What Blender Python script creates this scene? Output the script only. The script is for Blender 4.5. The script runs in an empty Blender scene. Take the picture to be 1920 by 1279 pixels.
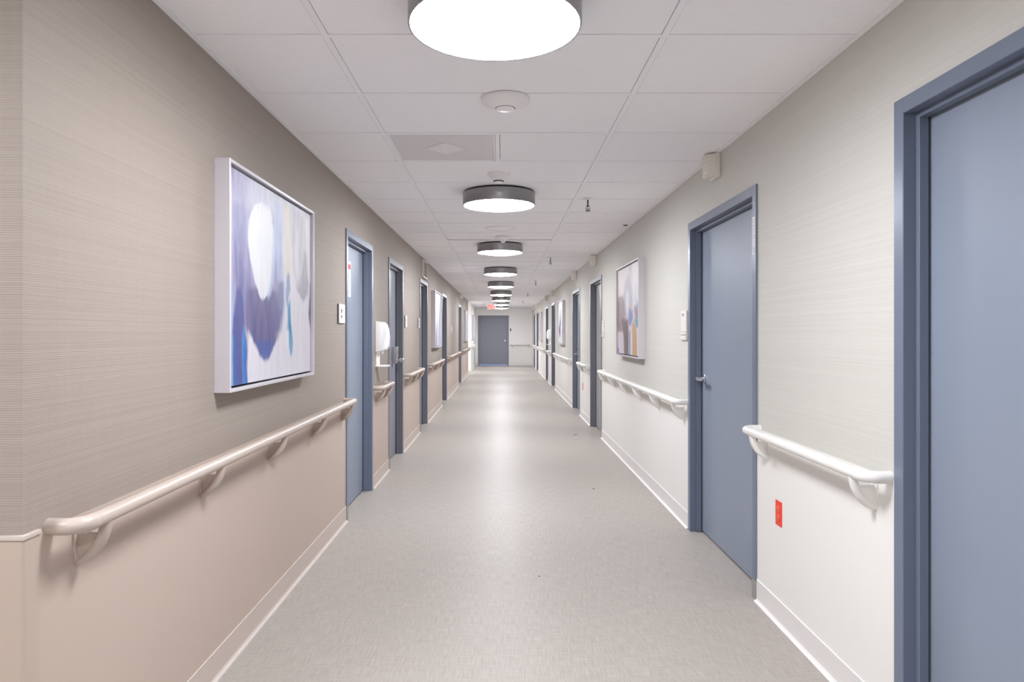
import bpy, bmesh, math, random
import numpy as np
from mathutils import Vector, Matrix

# ------------------------------------------------------------------ camera, light, exposure
S = bpy.context.scene
COL = S.collection
PI = math.pi
F = 1288.0                       # focal length in pixels of the 1920 px wide frame
VX, VY = 941.0, 625.0            # vanishing point of the corridor
HC = 1.36                        # camera height
XL, XR, H = -1.13, 1.30, 2.44    # corridor walls and ceiling
YB = 29.2                        # end wall
YC = 1.62                        # near corner of the left wall
YS0, YS1 = 23.0, 25.0            # side passage on the left

cam = bpy.data.objects.new('camera', bpy.data.cameras.new('camera'))
COL.objects.link(cam)
cam.location = (0, 0, HC)
cam.rotation_euler = (PI / 2, 0, 0)
cam.data.sensor_width = 36.0
cam.data.lens = 36.0 * F / 1920.0
cam.data.shift_x = (960 - VX) / 1920.0
cam.data.shift_y = -(639.5 - VY) / 1920.0
cam.data.clip_start = 0.02
S.camera = cam

w = bpy.data.worlds.new('world'); S.world = w
w.use_nodes = True
w.node_tree.nodes['Background'].inputs[0].default_value = (0.6, 0.7, 0.9, 1)
w.node_tree.nodes['Background'].inputs[1].default_value = 0.02

S.view_settings.view_transform = 'Standard'
S.view_settings.look = 'None'
S.view_settings.exposure = 0.0
S.view_settings.gamma = 1.0
S.view_settings.use_curve_mapping = False
S.cycles.max_bounces = 14
S.cycles.diffuse_bounces = 10
S.cycles.glossy_bounces = 6
LAMP = 71.0                      # radiance of the lamp diffusers

def L(px): return -F * XL / (VX - px)      # depth of a left-wall pixel column
def R(px): return F * XR / (px - VX)       # depth of a right-wall pixel column

# ------------------------------------------------------------------ materials
def srgb(r, g, b):
    f = lambda c: (c / 255 / 12.92) if c <= 10 else ((c / 255 + 0.055) / 1.055) ** 2.4
    return (f(r), f(g), f(b), 1.0)

MATS = {}
def mat(name, col, rough=0.5, metal=0.0, spec=0.5, emit=None, strength=1.0):
    m = bpy.data.materials.new(name); m.use_nodes = True
    b = m.node_tree.nodes['Principled BSDF']
    b.inputs['Base Color'].default_value = col if len(col) == 4 else (*col, 1)
    b.inputs['Roughness'].default_value = rough
    b.inputs['Metallic'].default_value = metal
    b.inputs['Specular IOR Level'].default_value = spec
    if emit:
        b.inputs['Emission Color'].default_value = emit
        b.inputs['Emission Strength'].default_value = strength
    MATS[name] = m
    return m

def grain(m, scale, amount, vec=(1, 1, 1), bump=0.0, detail=3.0, bump_dist=0.001):
    """multiply the base colour by a fine procedural noise and use the same noise as relief"""
    nt = m.node_tree; N = nt.nodes; Lk = nt.links
    b = N['Principled BSDF']
    tc = N.new('ShaderNodeTexCoord'); mp = N.new('ShaderNodeMapping')
    mp.inputs['Scale'].default_value = vec
    nz = N.new('ShaderNodeTexNoise'); nz.inputs['Scale'].default_value = scale
    nz.inputs['Detail'].default_value = detail
    Lk.new(tc.outputs['Object'], mp.inputs['Vector']); Lk.new(mp.outputs[0], nz.inputs['Vector'])
    rmp = N.new('ShaderNodeMapRange')
    rmp.inputs['From Min'].default_value = 0.3; rmp.inputs['From Max'].default_value = 0.7
    rmp.inputs['To Min'].default_value = 1 - amount; rmp.inputs['To Max'].default_value = 1 + amount
    Lk.new(nz.outputs['Fac'], rmp.inputs['Value'])
    mx = N.new('ShaderNodeVectorMath'); mx.operation = 'SCALE'
    src = b.inputs['Base Color']
    if src.links:
        Lk.new(src.links[0].from_socket, mx.inputs[0])
    else:
        mx.inputs[0].default_value = src.default_value[:3]
    Lk.new(rmp.outputs[0], mx.inputs['Scale'])
    Lk.new(mx.outputs[0], b.inputs['Base Color'])
    if bump:
        bp = N.new('ShaderNodeBump'); bp.inputs['Strength'].default_value = bump
        bp.inputs['Distance'].default_value = bump_dist
        Lk.new(nz.outputs['Fac'], bp.inputs['Height'])
        if b.inputs['Normal'].links:
            Lk.new(b.inputs['Normal'].links[0].from_socket, bp.inputs['Normal'])
        Lk.new(bp.outputs[0], b.inputs['Normal'])
    return m

def ribs(m, period, amount, bump, dist):
    """fine horizontal ribs of a woven wallpaper"""
    nt = m.node_tree; N = nt.nodes; Lk = nt.links; b = N['Principled BSDF']
    tc = N.new('ShaderNodeTexCoord'); wv = N.new('ShaderNodeTexWave')
    wv.wave_type = 'BANDS'; wv.bands_direction = 'Z'; wv.wave_profile = 'SIN'
    wv.inputs['Scale'].default_value = 2 * PI / 20 / period
    wv.inputs['Distortion'].default_value = 1.2; wv.inputs['Detail'].default_value = 1.0
    wv.inputs['Detail Scale'].default_value = 0.4
    Lk.new(tc.outputs['Object'], wv.inputs['Vector'])
    rmp = N.new('ShaderNodeMapRange')
    rmp.inputs['To Min'].default_value = 1 - amount; rmp.inputs['To Max'].default_value = 1 + amount
    Lk.new(wv.outputs['Fac'], rmp.inputs['Value'])
    mx = N.new('ShaderNodeVectorMath'); mx.operation = 'SCALE'
    mx.inputs[0].default_value = b.inputs['Base Color'].default_value[:3]
    Lk.new(rmp.outputs[0], mx.inputs['Scale']); Lk.new(mx.outputs[0], b.inputs['Base Color'])
    bp = N.new('ShaderNodeBump'); bp.inputs['Strength'].default_value = bump; bp.inputs['Distance'].default_value = dist
    Lk.new(wv.outputs['Fac'], bp.inputs['Height']); Lk.new(bp.outputs[0], b.inputs['Normal'])
    return m

M = {}
# wall colours: taupe on the left, off-white on the right
M['paper_l'] = grain(grain(ribs(mat('taupe_grasscloth_wallpaper', (0.325, 0.273, 0.238), 0.62, spec=0.3), 0.0056, 0.055, 0.3, 0.0008),
                     1.0, 0.045, (0.5, 0.5, 260), 0.2, 0.5, 0.001), 1.0, 0.010, (60, 60, 1.2), 0, 2)
M['paper_r'] = grain(grain(ribs(mat('cream_grasscloth_wallpaper', (0.56, 0.54, 0.498), 0.62, spec=0.3), 0.0056, 0.04, 0.3, 0.0008),
                     1.0, 0.03, (0.5, 0.5, 260), 0.2, 0.5, 0.001), 1.0, 0.008, (60, 60, 1.2), 0, 2)
M['panel_l'] = grain(mat('taupe_wall_protection_sheet', (0.50, 0.40, 0.34), 0.45, spec=0.35), 1.2, 0.015)
M['panel_r'] = grain(mat('off_white_wall_protection_sheet', (0.78, 0.755, 0.725), 0.45, spec=0.3), 1.2, 0.012)
M['base_l'] = mat('taupe_cove_base', (0.55, 0.465, 0.415), 0.45)
M['base_r'] = mat('off_white_cove_base', (0.73, 0.70, 0.685), 0.45)
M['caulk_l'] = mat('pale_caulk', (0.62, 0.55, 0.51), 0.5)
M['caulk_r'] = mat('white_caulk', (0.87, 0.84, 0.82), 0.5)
M['rail_l'] = mat('taupe_vinyl_handrail', (0.48, 0.40, 0.35), 0.36)
M['rail_r'] = mat('ivory_vinyl_handrail', (0.78, 0.76, 0.73), 0.3)
M['guard_l'] = mat('taupe_corner_guard', (0.47, 0.375, 0.315), 0.4)
M['paint_w'] = mat('plain_white_wall_paint', (0.86, 0.84, 0.82), 0.6)
M['tile'] = grain(mat('white_mineral_fibre_tile', (0.95, 0.95, 0.975), 0.9, spec=0.1), 90, 0.02, bump=0.08)
M['tee'] = mat('white_enamelled_tee', (0.94, 0.94, 0.96), 0.55)
M['plenum'] = mat('dark_plenum', (0.03, 0.03, 0.03), 0.9)
M['ceil_board'] = mat('white_ceiling_board', (0.8, 0.79, 0.8), 0.9)
M['door'] = grain(mat('slate_blue_door_paint', (0.24, 0.275, 0.345), 0.42), 1.5, 0.04, (1, 1, 0.4))
M['door_grey'] = mat('pale_grey_door_paint', (0.34, 0.335, 0.33), 0.42)
M['door_end'] = mat('grey_blue_door_paint', (0.24, 0.245, 0.295), 0.45)
M['frame'] = mat('slate_blue_frame_enamel', (0.145, 0.17, 0.235), 0.31, spec=0.6)
M['frame_far'] = mat('slate_grey_frame_enamel', (0.155, 0.16, 0.19), 0.31, spec=0.6)
M['cuff'] = mat('grey_vinyl_cuff', (0.30, 0.29, 0.27), 0.5)
M['chrome'] = mat('satin_chrome', (0.72, 0.72, 0.76), 0.22, 1.0)
M['nickel'] = mat('grey_lock_case', (0.40, 0.38, 0.40), 0.4, 0.3)
M['bronze'] = mat('dark_bronze', (0.10, 0.085, 0.08), 0.4, 0.6)
M['black'] = mat('black_plastic', (0.02, 0.02, 0.02), 0.4)
M['dark'] = mat('dark_recess', (0.05, 0.045, 0.04), 0.8)
M['white'] = mat('white_plastic', (0.88, 0.86, 0.86), 0.35)
M['ivory'] = mat('ivory_plastic', (0.76, 0.72, 0.65), 0.4)
M['sign'] = mat('ivory_sign_plate', (0.70, 0.66, 0.63), 0.4)
M['ink'] = mat('dark_grey_ink', (0.16, 0.15, 0.15), 0.6)
M['red'] = mat('red_outlet_plastic', (0.80, 0.045, 0.015), 0.4)
M['red_face'] = mat('light_red_outlet_face', (0.82, 0.13, 0.06), 0.35)
M['paper'] = mat('white_paper', (0.72, 0.68, 0.71), 0.7)
M['paper_red'] = mat('red_print', (0.75, 0.10, 0.10), 0.7)
M['paper_grey'] = mat('grey_print', (0.42, 0.38, 0.42), 0.7)
M['label'] = mat('silver_label', (0.70, 0.71, 0.76), 0.4)
M['silver'] = mat('silver_white_picture_frame', (0.60, 0.565, 0.60), 0.35, 0.15)
M['gap'] = mat('shadow_gap_lining', (0.07, 0.06, 0.07), 0.8)
M['drum'] = mat('grey_lamp_drum', (0.38, 0.37, 0.385), 0.36, 1.0)
M['diffuser'] = mat('glowing_acrylic_diffuser', (0.9, 0.9, 0.9), 0.5, emit=(0.955, 0.995, 1.05, 1), strength=LAMP)
M['grille'] = grain(mat('grey_perforated_metal', (0.74, 0.72, 0.74), 0.55), 260, 0.12, bump=0.2)
M['grille_hi'] = mat('pale_grey_metal', (0.84, 0.82, 0.84), 0.4)
M['vent'] = mat('beige_vent_enamel', (0.40, 0.33, 0.285), 0.5)
M['exit_face'] = mat('white_exit_sign_face', (0.8, 0.7, 0.7), 0.5, emit=(1, 0.8, 0.78, 1), strength=0.3)
M['exit_red'] = mat('glowing_red_letters', (0.9, 0.05, 0.03), 0.5, emit=(1, 0.06, 0.03, 1), strength=1.6)
M['clear'] = mat('clear_dome_plastic', (0.8, 0.8, 0.82), 0.15)
M['crumb'] = mat('black_grit', (0.03, 0.03, 0.03), 0.8)

# floor: woven-look sheet vinyl, satin
fm = mat('grey_woven_sheet_vinyl', (0.372, 0.336, 0.306), 0.38, spec=0.035)
grain(fm, 1.0, 0.095, (210, 10, 1), 0.10, 2.0, 0.0008)
grain(fm, 1.0, 0.075, (10, 210, 1), 0.10, 2.0, 0.0008)
grain(fm, 1.1, 0.03, (1, 0.5, 1), 0)
M['floor'] = fm

am = bpy.data.materials.new('abstract_painted_canvas'); am.use_nodes = True
_b = am.node_tree.nodes['Principled BSDF']; _b.inputs['Roughness'].default_value = 0.45
_a = am.node_tree.nodes.new('ShaderNodeVertexColor'); _a.layer_name = 'paint'
am.node_tree.links.new(_a.outputs['Color'], _b.inputs['Base Color'])
M['art'] = am

# ------------------------------------------------------------------ mesh helpers
class B:
    def __init__(s): s.bm = bmesh.new()
    def box(s, x0, x1, y0, y1, z0, z1, bev=0.0, seg=2):
        r = bmesh.ops.create_cube(s.bm, size=1.0)
        vs = r['verts']
        for v in vs:
            v.co = Vector(((x0 + x1) / 2 + v.co.x * (x1 - x0), (y0 + y1) / 2 + v.co.y * (y1 - y0), (z0 + z1) / 2 + v.co.z * (z1 - z0)))
        if bev:
            es = list({e for v in vs for e in v.link_edges})
            bmesh.ops.bevel(s.bm, geom=es, offset=bev, segments=seg, affect='EDGES', profile=0.5)
        return s
    def lathe(s, prof, c=(0, 0, 0), n=40, axis='z'):
        """prof: (radius, height) pairs; closed with caps where the radius is above zero"""
        rings = []
        for r, h in prof:
            ring = []
            for i in range(n if r > 1e-6 else 1):
                a = 2 * PI * i / n
                p = (r * math.cos(a), r * math.sin(a), h)
                if axis == 'x': p = (p[2], p[0], p[1])
                if axis == 'y': p = (p[0], p[2], p[1])
                ring.append(s.bm.verts.new(Vector(p) + Vector(c)))
            rings.append(ring)
        for a, b in zip(rings, rings[1:]):
            for i in range(n):
                j = (i + 1) % n
                if len(a) == 1 and len(b) == 1: continue
                if len(a) == 1: s.bm.faces.new((a[0], b[i], b[j]))
                elif len(b) == 1: s.bm.faces.new((a[i], a[j], b[0]))
                else: s.bm.faces.new((a[i], a[j], b[j], b[i]))
        if len(rings[0]) > 1: s.bm.faces.new(rings[0])
        if len(rings[-1]) > 1: s.bm.faces.new(rings[-1])
        return s
    def sweep(s, pts, rad, n=14, up=(0, 0, 1), flat=1.0):
        """tube along pts; rad a number or list; flat squeezes the section along 'up'"""
        P = [Vector(p) for p in pts]
        rad = rad if isinstance(rad, (list, tuple)) else [rad] * len(P)
        rings = []
        for i, p in enumerate(P):
            t = (P[min(i + 1, len(P) - 1)] - P[max(i - 1, 0)]).normalized()
            a = Vector(up).cross(t)
            if a.length < 1e-4: a = Vector((0, 1, 0)).cross(t)
            a.normalize(); b = t.cross(a).normalized()
            ring = []
            for k in range(n):
                q = 2 * PI * k / n
                ring.append(s.bm.verts.new(p + a * rad[i] * math.cos(q) + b * rad[i] * flat * math.sin(q)))
            rings.append(ring)
        for a, b in zip(rings, rings[1:]):
            for k in range(n):
                j = (k + 1) % n
                s.bm.faces.new((a[k], a[j], b[j], b[k]))
        s.bm.faces.new(rings[0]); s.bm.faces.new(rings[-1])
        return s
    def prism(s, poly, h0, h1, axis='y', bev=0.0):
        def P(a, b, h):
            return {'y': (a, h, b), 'x': (h, a, b), 'z': (a, b, h)}[axis]
        lo = [s.bm.verts.new(P(a, b, h0)) for a, b in poly]
        hi = [s.bm.verts.new(P(a, b, h1)) for a, b in poly]
        n = len(poly)
        fs = [s.bm.faces.new(lo), s.bm.faces.new(hi)]
        for i in range(n):
            fs.append(s.bm.faces.new((lo[i], lo[(i + 1) % n], hi[(i + 1) % n], hi[i])))
        if bev:
            es = list({e for f in fs[:2] for e in f.edges})
            bmesh.ops.bevel(s.bm, geom=es, offset=bev, segments=2, affect='EDGES', profile=0.5)
        return s
    def mesh(s, name, m, smooth=False):
        bmesh.ops.recalc_face_normals(s.bm, faces=s.bm.faces)
        me = bpy.data.meshes.new(name); s.bm.to_mesh(me); s.bm.free()
        me.materials.append(M[m] if isinstance(m, str) else m)
        if smooth:
            me.polygons.foreach_set('use_smooth', [True] * len(me.polygons))
            me.set_sharp_from_angle(angle=math.radians(35))
        return me

def put(name, me, parent=None, loc=(0, 0, 0), rotz=0.0):
    o = bpy.data.objects.new(name, me); COL.objects.link(o)
    o.location = loc; o.rotation_euler = (0, 0, rotz)
    if parent: o.parent = parent
    return o

def tag(o, label, cat, group=None, kind=None):
    o['label'] = label; o['category'] = cat
    if group: o['group'] = group
    if kind: o['kind'] = kind
    return o

def thing(name, label, cat, loc=(0, 0, 0), rotz=0.0, group=None, kind=None):
    o = bpy.data.objects.new(name, None); COL.objects.link(o)
    o.empty_display_size = 0.05
    o.location = loc; o.rotation_euler = (0, 0, rotz)
    return tag(o, label, cat, group, kind)

def clone(root, loc, label, rotz=None):
    r = root.copy(); COL.objects.link(r); r.location = loc; r['label'] = label
    if rotz is not None: r.rotation_euler = (0, 0, rotz)
    for ch in list(root.children):
        c = ch.copy(); COL.objects.link(c); c.parent = r
        for g in list(ch.children):
            d = g.copy(); COL.objects.link(d); d.parent = c
    return r

# a wall frame: local x points out of the wall into the corridor, local y runs along it
ROT = {'l': 0.0, 'r': PI, 'b': -PI / 2}
def wall_loc(side, a, z=0.0):
    return {'l': (XL, a, z), 'r': (XR, a, z), 'b': (a, YB, z)}[side]

# ------------------------------------------------------------------ doors: outer frame edges along each wall
FT = 2.12                        # top of the door frames
DL = [(L(647.5), 5.98), (L(728), 7.82), (L(786.5), 10.38), (12.95, 14.0), (L(859.6), 18.95)]
DR = [(0.98, 2.262), (R(1420.8), 4.765), (R(1128.8), 10.06), (R(1087.8), 12.57), (R(1041), 17.87), (R(1028), 20.15), (24.37, 25.5), (26.75, 27.75)]
DB = (-1.02, 0.295)

# ------------------------------------------------------------------ shell
floor = put('floor', B().box(-4.6, 1.6, -4.3, YB, -0.05, 0).box(-1.6, 1.6, YB, YB + 2.2, -0.05, 0).mesh('floor', 'floor'))
tag(floor, 'satin grey woven-look sheet vinyl floor of the corridor', 'floor', kind='structure')

WT = 0.14
def build_wall(side, y0, y1, doors, wm, pm, wname, label, extra_end=False):
    b = B(); sx = XL if side == 'l' else XR
    xo = sx - WT if side == 'l' else sx + WT
    xa, xb = min(sx, xo), max(sx, xo)
    cuts = [(a + 0.015, c - 0.015) for a, c in doors]
    e = y0; solid = []
    for a, c in cuts:
        solid.append((e, a)); b.box(xa, xb, a, c, FT - 0.015, H + 0.06); e = c
    solid.append((e, y1))
    for a, c in solid: b.box(xa, xb, a, c, 0, H + 0.06)
    wall = tag(put(wname, b.mesh(wname, wm)), label, 'wall', kind='structure')
    s = 1 if side == 'l' else -1
    for a, c in solid:
        xs = sorted((sx, sx + s * 0.003))
        put('wainscot_panel', B().box(xs[0], xs[1], a, c, 0.0, 0.875).mesh('wainscot_panel', pm), wall)
    return solid

sol_l = build_wall('l', YC, YS0, DL, 'paper_l', 'panel_l', 'wall_left', 'taupe grasscloth-papered wall with smooth taupe panels below the handrails')
sol_l2 = build_wall('l', YS1, YB, [], 'paint_w', 'panel_r', 'wall_left_far', 'short white wall between the side passage and the end wall')
sol_r = build_wall('r', -4.2, YB, DR, 'paper_r', 'panel_r', 'wall_right', 'cream grasscloth-papered wall with off-white panels below the handrails')

b = B()
b.box(-4.5, DB[0] + 0.015, YB, YB + WT, 0, H + 0.06).box(DB[1] - 0.015, XR + WT, YB, YB + WT, 0, H + 0.06)
b.box(DB[0] + 0.015, DB[1] - 0.015, YB, YB + WT, FT - 0.015, H + 0.06)
wb = tag(put('wall_back', b.mesh('wall_back', 'paint_w')), 'off-white end wall around the grey-blue end door', 'wall', kind='structure')
put('wainscot_panel', B().box(DB[1] - 0.015, XR - 0.003, YB - 0.003, YB, 0, 0.875).mesh('wainscot_panel', 'panel_r'), wb)
# closed volume outside the end door, where the daylight comes from
b = B().box(-1.6, 1.6, YB + 2.1, YB + 2.2, 0, 2.5).box(-1.6, -1.5, YB + WT, YB + 2.1, 0, 2.5).box(1.5, 1.6, YB + WT, YB + 2.1, 0, 2.5)
b.box(-1.6, 1.6, YB + WT, YB + 2.2, 2.5, 2.6)
tag(put('wall_vestibule', b.mesh('wall_vestibule', 'paint_w')), 'white vestibule walls behind the end door', 'wall', kind='structure')

# walls out of the frame: lobby on the left of the camera, wall behind it, side passage
b = B().box(-4.5, XL - WT, YC, YC + WT, 0, H + 0.06).box(-4.6, -4.5, -4.2, YC + WT, 0, H + 0.06)
wl = tag(put('wall_lobby', b.mesh('wall_lobby', 'paper_l')), 'taupe papered lobby wall around the corner from the corridor', 'wall', kind='structure')
put('wainscot_panel', B().box(-4.5, XL + 0.003, YC - 0.003, YC, 0, 0.875).mesh('wainscot_panel', 'panel_l'), wl)
b = B().box(-4.6, XR + WT, -4.3, -4.2, 0, H + 0.06)
tag(put('wall_front', b.mesh('wall_front', 'paper_r')), 'cream wall closing the corridor behind the camera', 'wall', kind='structure')
b = B().box(-4.5, XL - WT, YS0 - WT, YS0, 0, H + 0.06).box(-4.5, XL - WT, YS1, YS1 + WT, 0, H + 0.06).box(-4.6, -4.5, YS0 - WT, YS1 + WT, 0, H + 0.06)
tag(put('wall_passage', b.mesh('wall_passage', 'paint_w')), 'white walls of the side passage before the end door', 'wall', kind='structure')

# ------------------------------------------------------------------ ceiling: lay-in tiles, tees, wall angles
TY0, TS = 2.493, 0.6082
TXA, TXB = -0.640, 0.590
K0, K1 = -2, 43
yc0 = TY0 + K0 * TS
b = B().box(-4.6, XR + WT, -4.3, YB + WT, H + 0.016, H + 0.06)
ceil = tag(put('ceiling', b.mesh('ceiling', 'plenum')), 'white suspended ceiling of large lay-in tiles', 'ceiling', kind='structure')
put('ceiling_board', B().box(-4.5, XL - WT, -4.2, YC, H, H + 0.015).box(XL - WT, XR, -4.2, yc0, H, H + 0.015).mesh('ceiling_board', 'ceil_board'), ceil)
put('ceiling_board', B().box(-4.5, XL, YS0, YS1, H, H + 0.015).mesh('ceiling_board', 'ceil_board'), ceil)
T2 = 0.012                      # half width of a tee
GAP = 0.0028
cols = [(XL + 0.02, TXA - T2), (TXA + T2, TXB - T2), (TXB + T2, XR - 0.02)]
tile_me = [B().box(a + GAP, c - GAP, -TS / 2 + T2 + GAP, TS / 2 - T2 - GAP, H + 0.0005, H + 0.015).mesh('ceiling_tile', 'tile') for a, c in cols]
XM = (TXA + TXB) / 2
half_me = B().box(XM + T2 + GAP, TXB - T2 - GAP, -TS / 2 + T2 + GAP, TS / 2 - T2 - GAP, H + 0.0005, H + 0.015).mesh('ceiling_tile', 'tile')
tee_me = B().box(XL + 0.02, XR - 0.02, -T2, T2, H - 0.002, H + 0.014).mesh('cross_tee', 'tee')
for k in range(K0, K1 + 1):
    y = TY0 + k * TS
    if y + TS > YB: break
    put('cross_tee', tee_me, ceil, (0, y, 0))
    for c in range(3):
        if k == 2 and c == 1:
            put('ceiling_tile', half_me, ceil, (0, y + TS / 2, 0)); continue
        t = put('ceiling_tile', tile_me[c], ceil, (0, y + TS / 2, 0))
        if k == 8 and c == 1:
            t.location.z = 0.004; t.rotation_euler = (0.006, 0, 0)      # sits crooked in its opening
    ylast = y + TS
put('cross_tee', tee_me, ceil, (0, ylast, 0))
put('ceiling_tile', B().box(XL + 0.02, XR - 0.02, ylast + T2 + GAP, YB - 0.02, H, H + 0.015).mesh('ceiling_tile', 'tile'), ceil)
for x in (TXA, TXB):
    put('main_tee', B().box(x - T2, x + T2, yc0, YB, H - 0.0025, H + 0.014).mesh('main_tee', 'tee'), ceil)
put('cross_tee', B().box(XM - T2, XM + T2, TY0 + 2 * TS, TY0 + 3 * TS, H - 0.0025, H + 0.014).mesh('cross_tee', 'tee'), ceil)
for a, c, y0, y1 in ((XL, XL + 0.02, YC, YS0), (XL, XL + 0.02, YS1, YB), (XR - 0.02, XR, -4, YB)):
    put('wall_angle', B().box(a, c, y0, y1, H - 0.004, H + 0.012).mesh('wall_angle', 'tee'), ceil)

# perforated return-air panel with a raised diamond in the middle
g = thing('air_grille', 'grey perforated square air grille with a raised diamond, set in the ceiling', 'grille', ((TXA + XM) / 2, TY0 + 2.5 * TS, H))
gw, gd = (XM - TXA) / 2 - T2 - 0.002, TS / 2 - T2 - 0.002
put('perforated_panel', B().box(-gw, gw, -gd, gd, 0.004, 0.012).mesh('perforated_panel', 'grille'), g)
put('surround', B().box(-gw, -gw + .008, -gd, gd, -.001, .006).box(gw - .008, gw, -gd, gd, -.001, .006).box(-gw, gw, -gd, -gd + .008, -.001, .006).box(-gw, gw, gd - .008, gd, -.001, .006).mesh('surround', 'tee'), g)
dq = 0.115
put('diamond_plate', B().prism([(dq, 0), (0, dq), (-dq, 0), (0, -dq)], -0.004, 0.006, 'z', 0.003).mesh('diamond_plate', 'grille_hi'), g)

# ------------------------------------------------------------------ baseboards (cove base with a caulked toe)
def baseboard(side, y0, y1, name, label, bm_, cm_):
    prof = [(0, 0), (0.016, 0), (0.012, 0.006), (0.007, 0.016), (0.0065, 0.108), (0.003, 0.112), (0, 0.112)]
    ln = y1 - y0
    o = put(name, B().prism(prof, -ln / 2, ln / 2).mesh(name, bm_), None, (*wall_loc(side, (y0 + y1) / 2)[:2], 0), ROT[side])
    tag(o, label, 'baseboard', kind='structure')
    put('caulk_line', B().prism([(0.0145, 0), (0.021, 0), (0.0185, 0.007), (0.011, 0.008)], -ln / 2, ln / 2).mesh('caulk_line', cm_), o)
    put('top_edge', B().box(0, 0.0074, -ln / 2, ln / 2, 0.1095, 0.1125).mesh('top_edge', cm_), o)

lnames = ['from the near corner to the first left door', 'between the dispenser door and the keypad-lock door', 'between the keypad-lock door and the vent door',
          'below the white and pale blue striped painting', 'between the two far left doors', 'running to the side passage']
for i, (a, c) in enumerate(sol_l):
    a2 = a + (0.056 if i == 0 else 0.016); c2 = c - 0.016 if i < len(sol_l) - 1 else c
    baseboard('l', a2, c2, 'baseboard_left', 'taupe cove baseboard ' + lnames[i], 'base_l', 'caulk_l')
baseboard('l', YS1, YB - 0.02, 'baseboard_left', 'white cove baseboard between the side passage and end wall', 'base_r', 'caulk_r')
rnames = ['behind the near right door', 'below the red outlet beside the nearest right door', 'below the mauve and tan painting',
          'below the red outlet of the short wall between two doors', 'below the white painting with the purple stroke', 'below the far white soap dispenser',
          'below the far painting with grey edges', 'between the last two right doors', 'ending at the corner of the end wall']
for i, (a, c) in enumerate(sol_r):
    c2 = c - 0.016 if i < len(sol_r) - 1 else YB - 0.02
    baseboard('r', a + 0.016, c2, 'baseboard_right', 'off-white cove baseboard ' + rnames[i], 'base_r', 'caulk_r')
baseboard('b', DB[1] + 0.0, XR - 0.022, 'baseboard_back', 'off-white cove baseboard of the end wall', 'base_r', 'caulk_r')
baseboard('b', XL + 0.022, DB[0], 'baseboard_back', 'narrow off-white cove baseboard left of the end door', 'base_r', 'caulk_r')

# corner guard on the near left corner
cg = thing('corner_guard', 'taupe plastic corner guard with a pale cap on the near wall corner', 'corner guard', (XL, YC, 0))
t = 0.005; wg = 0.052; rr = 0.008
poly = [(-wg, -t), (-rr, -t)] + [(t - rr - 0.005 + (rr + 0) * math.sin(q) + 0.005, -t + rr - rr * math.cos(q)) for q in [PI / 2 * i / 6 for i in range(1, 7)]] + [(t, wg), (0, wg), (0, 0), (-wg, 0)]
put('guard_profile', B().prism(poly, 0.0, 0.872, 'z').mesh('guard_profile', 'guard_l', True), cg)
pc = [(-wg - .004, -t - .004), (t + .004, -t - .004), (t + .004, wg + .002), (-.001, wg + .002), (-.001, -.0), (-wg - .004, -.0)]
put('guard_cap', B().prism(pc, 0.872, 0.884, 'z', 0.002).mesh('guard_cap', 'base_l', True), cg)

# ------------------------------------------------------------------ doors
FO = 0.010                       # frame stands proud of the wall
LX = FO - 0.080                  # face of the leaf
def lever(parent, y, z, direction, big=True):
    """chrome lever set: rose, neck, flat lever pointing along +-y"""
    d = direction
    h = put('lever_handle', B().lathe([(0.031, 0), (0.031, 0.007), (0.026, 0.011), (0.0, 0.011)], (LX, y, z), 28, 'x')
            .lathe([(0.012, 0.0), (0.012, 0.05), (0, 0.05)], (LX, y, z), 18, 'x')
            .mesh('lever_rose', 'chrome', True), parent)
    h['label'] = 'chrome lever handle'
    put('lever_arm', B().box(LX + 0.045, LX + 0.066, min(y - d * .014, y + d * .112), max(y - d * .014, y + d * .112), z - 0.011, z + 0.011, 0.004).mesh('lever_arm', 'chrome', True), h)
    return h

def door(side, a, c, n, label, leafm='door', framem='frame', bottom=0.012):
    wd = c - a; hw = wd / 2
    loc = wall_loc(side, (a + c) / 2)
    d = thing('door_%d' % n, label, 'door', loc, ROT[side], kind='structure')
    f1, f2 = 0.052, 0.070
    b = B()
    for s in (-1, 1):
        ys = sorted((s * hw, s * (hw - f1))); b.box(FO - 0.145, FO, ys[0], ys[1], 0, FT, 0.002, 1)
        ys = sorted((s * (hw - f1 + .002), s * (hw - f2))); b.box(FO - 0.073, FO - 0.042, ys[0], ys[1], 0, FT - f1, 0.0015, 1)
    b.box(FO - 0.145, FO - .0002, -hw + f1 - .002, hw - f1 + .002, FT - f1, FT, 0.002, 1)
    b.box(FO - 0.073, FO - 0.0421, -hw + f2 - .002, hw - f2 + .002, FT - f2, FT - f1 + .002, 0.0015, 1)
    fr = put('door_frame', b.mesh('door_frame', framem), d)
    near = 1 if side == 'r' else -1          # local side nearer to the lobby end
    if side in 'lr':
        ys = sorted((near * (hw + .0012), near * (hw - f1 - .0012)))
        put('frame_cuff', B().box(FO - 0.08, FO + .0012, ys[0], ys[1], 0, 0.10).mesh('frame_cuff', 'cuff'), fr)['label'] = 'grey cuff at the foot of the frame'
    lf = put('door_leaf', B().box(LX - 0.044, LX, -hw + f1 + .005, hw - f1 - .005, bottom, FT - f1 - .005, 0.0012, 1).mesh('door_leaf', leafm), d)
    # dark strips added behind the stop, their colour giving the leaf joint its shade
    put('joint_shade_strip', B().box(LX - 0.0445, LX - 0.03, -hw + f1 - .001, -hw + f1 + .004, 0, FT - f1).box(LX - 0.0445, LX - 0.03, hw - f1 - .004, hw - f1 + .001, 0, FT - f1)
        .box(LX - 0.0445, LX - 0.03, -hw + f1, hw - f1, FT - f1 - .004, FT - f1 + .001).mesh('joint_shade_strip', 'gap'), fr)
    return d, lf, hw

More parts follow.
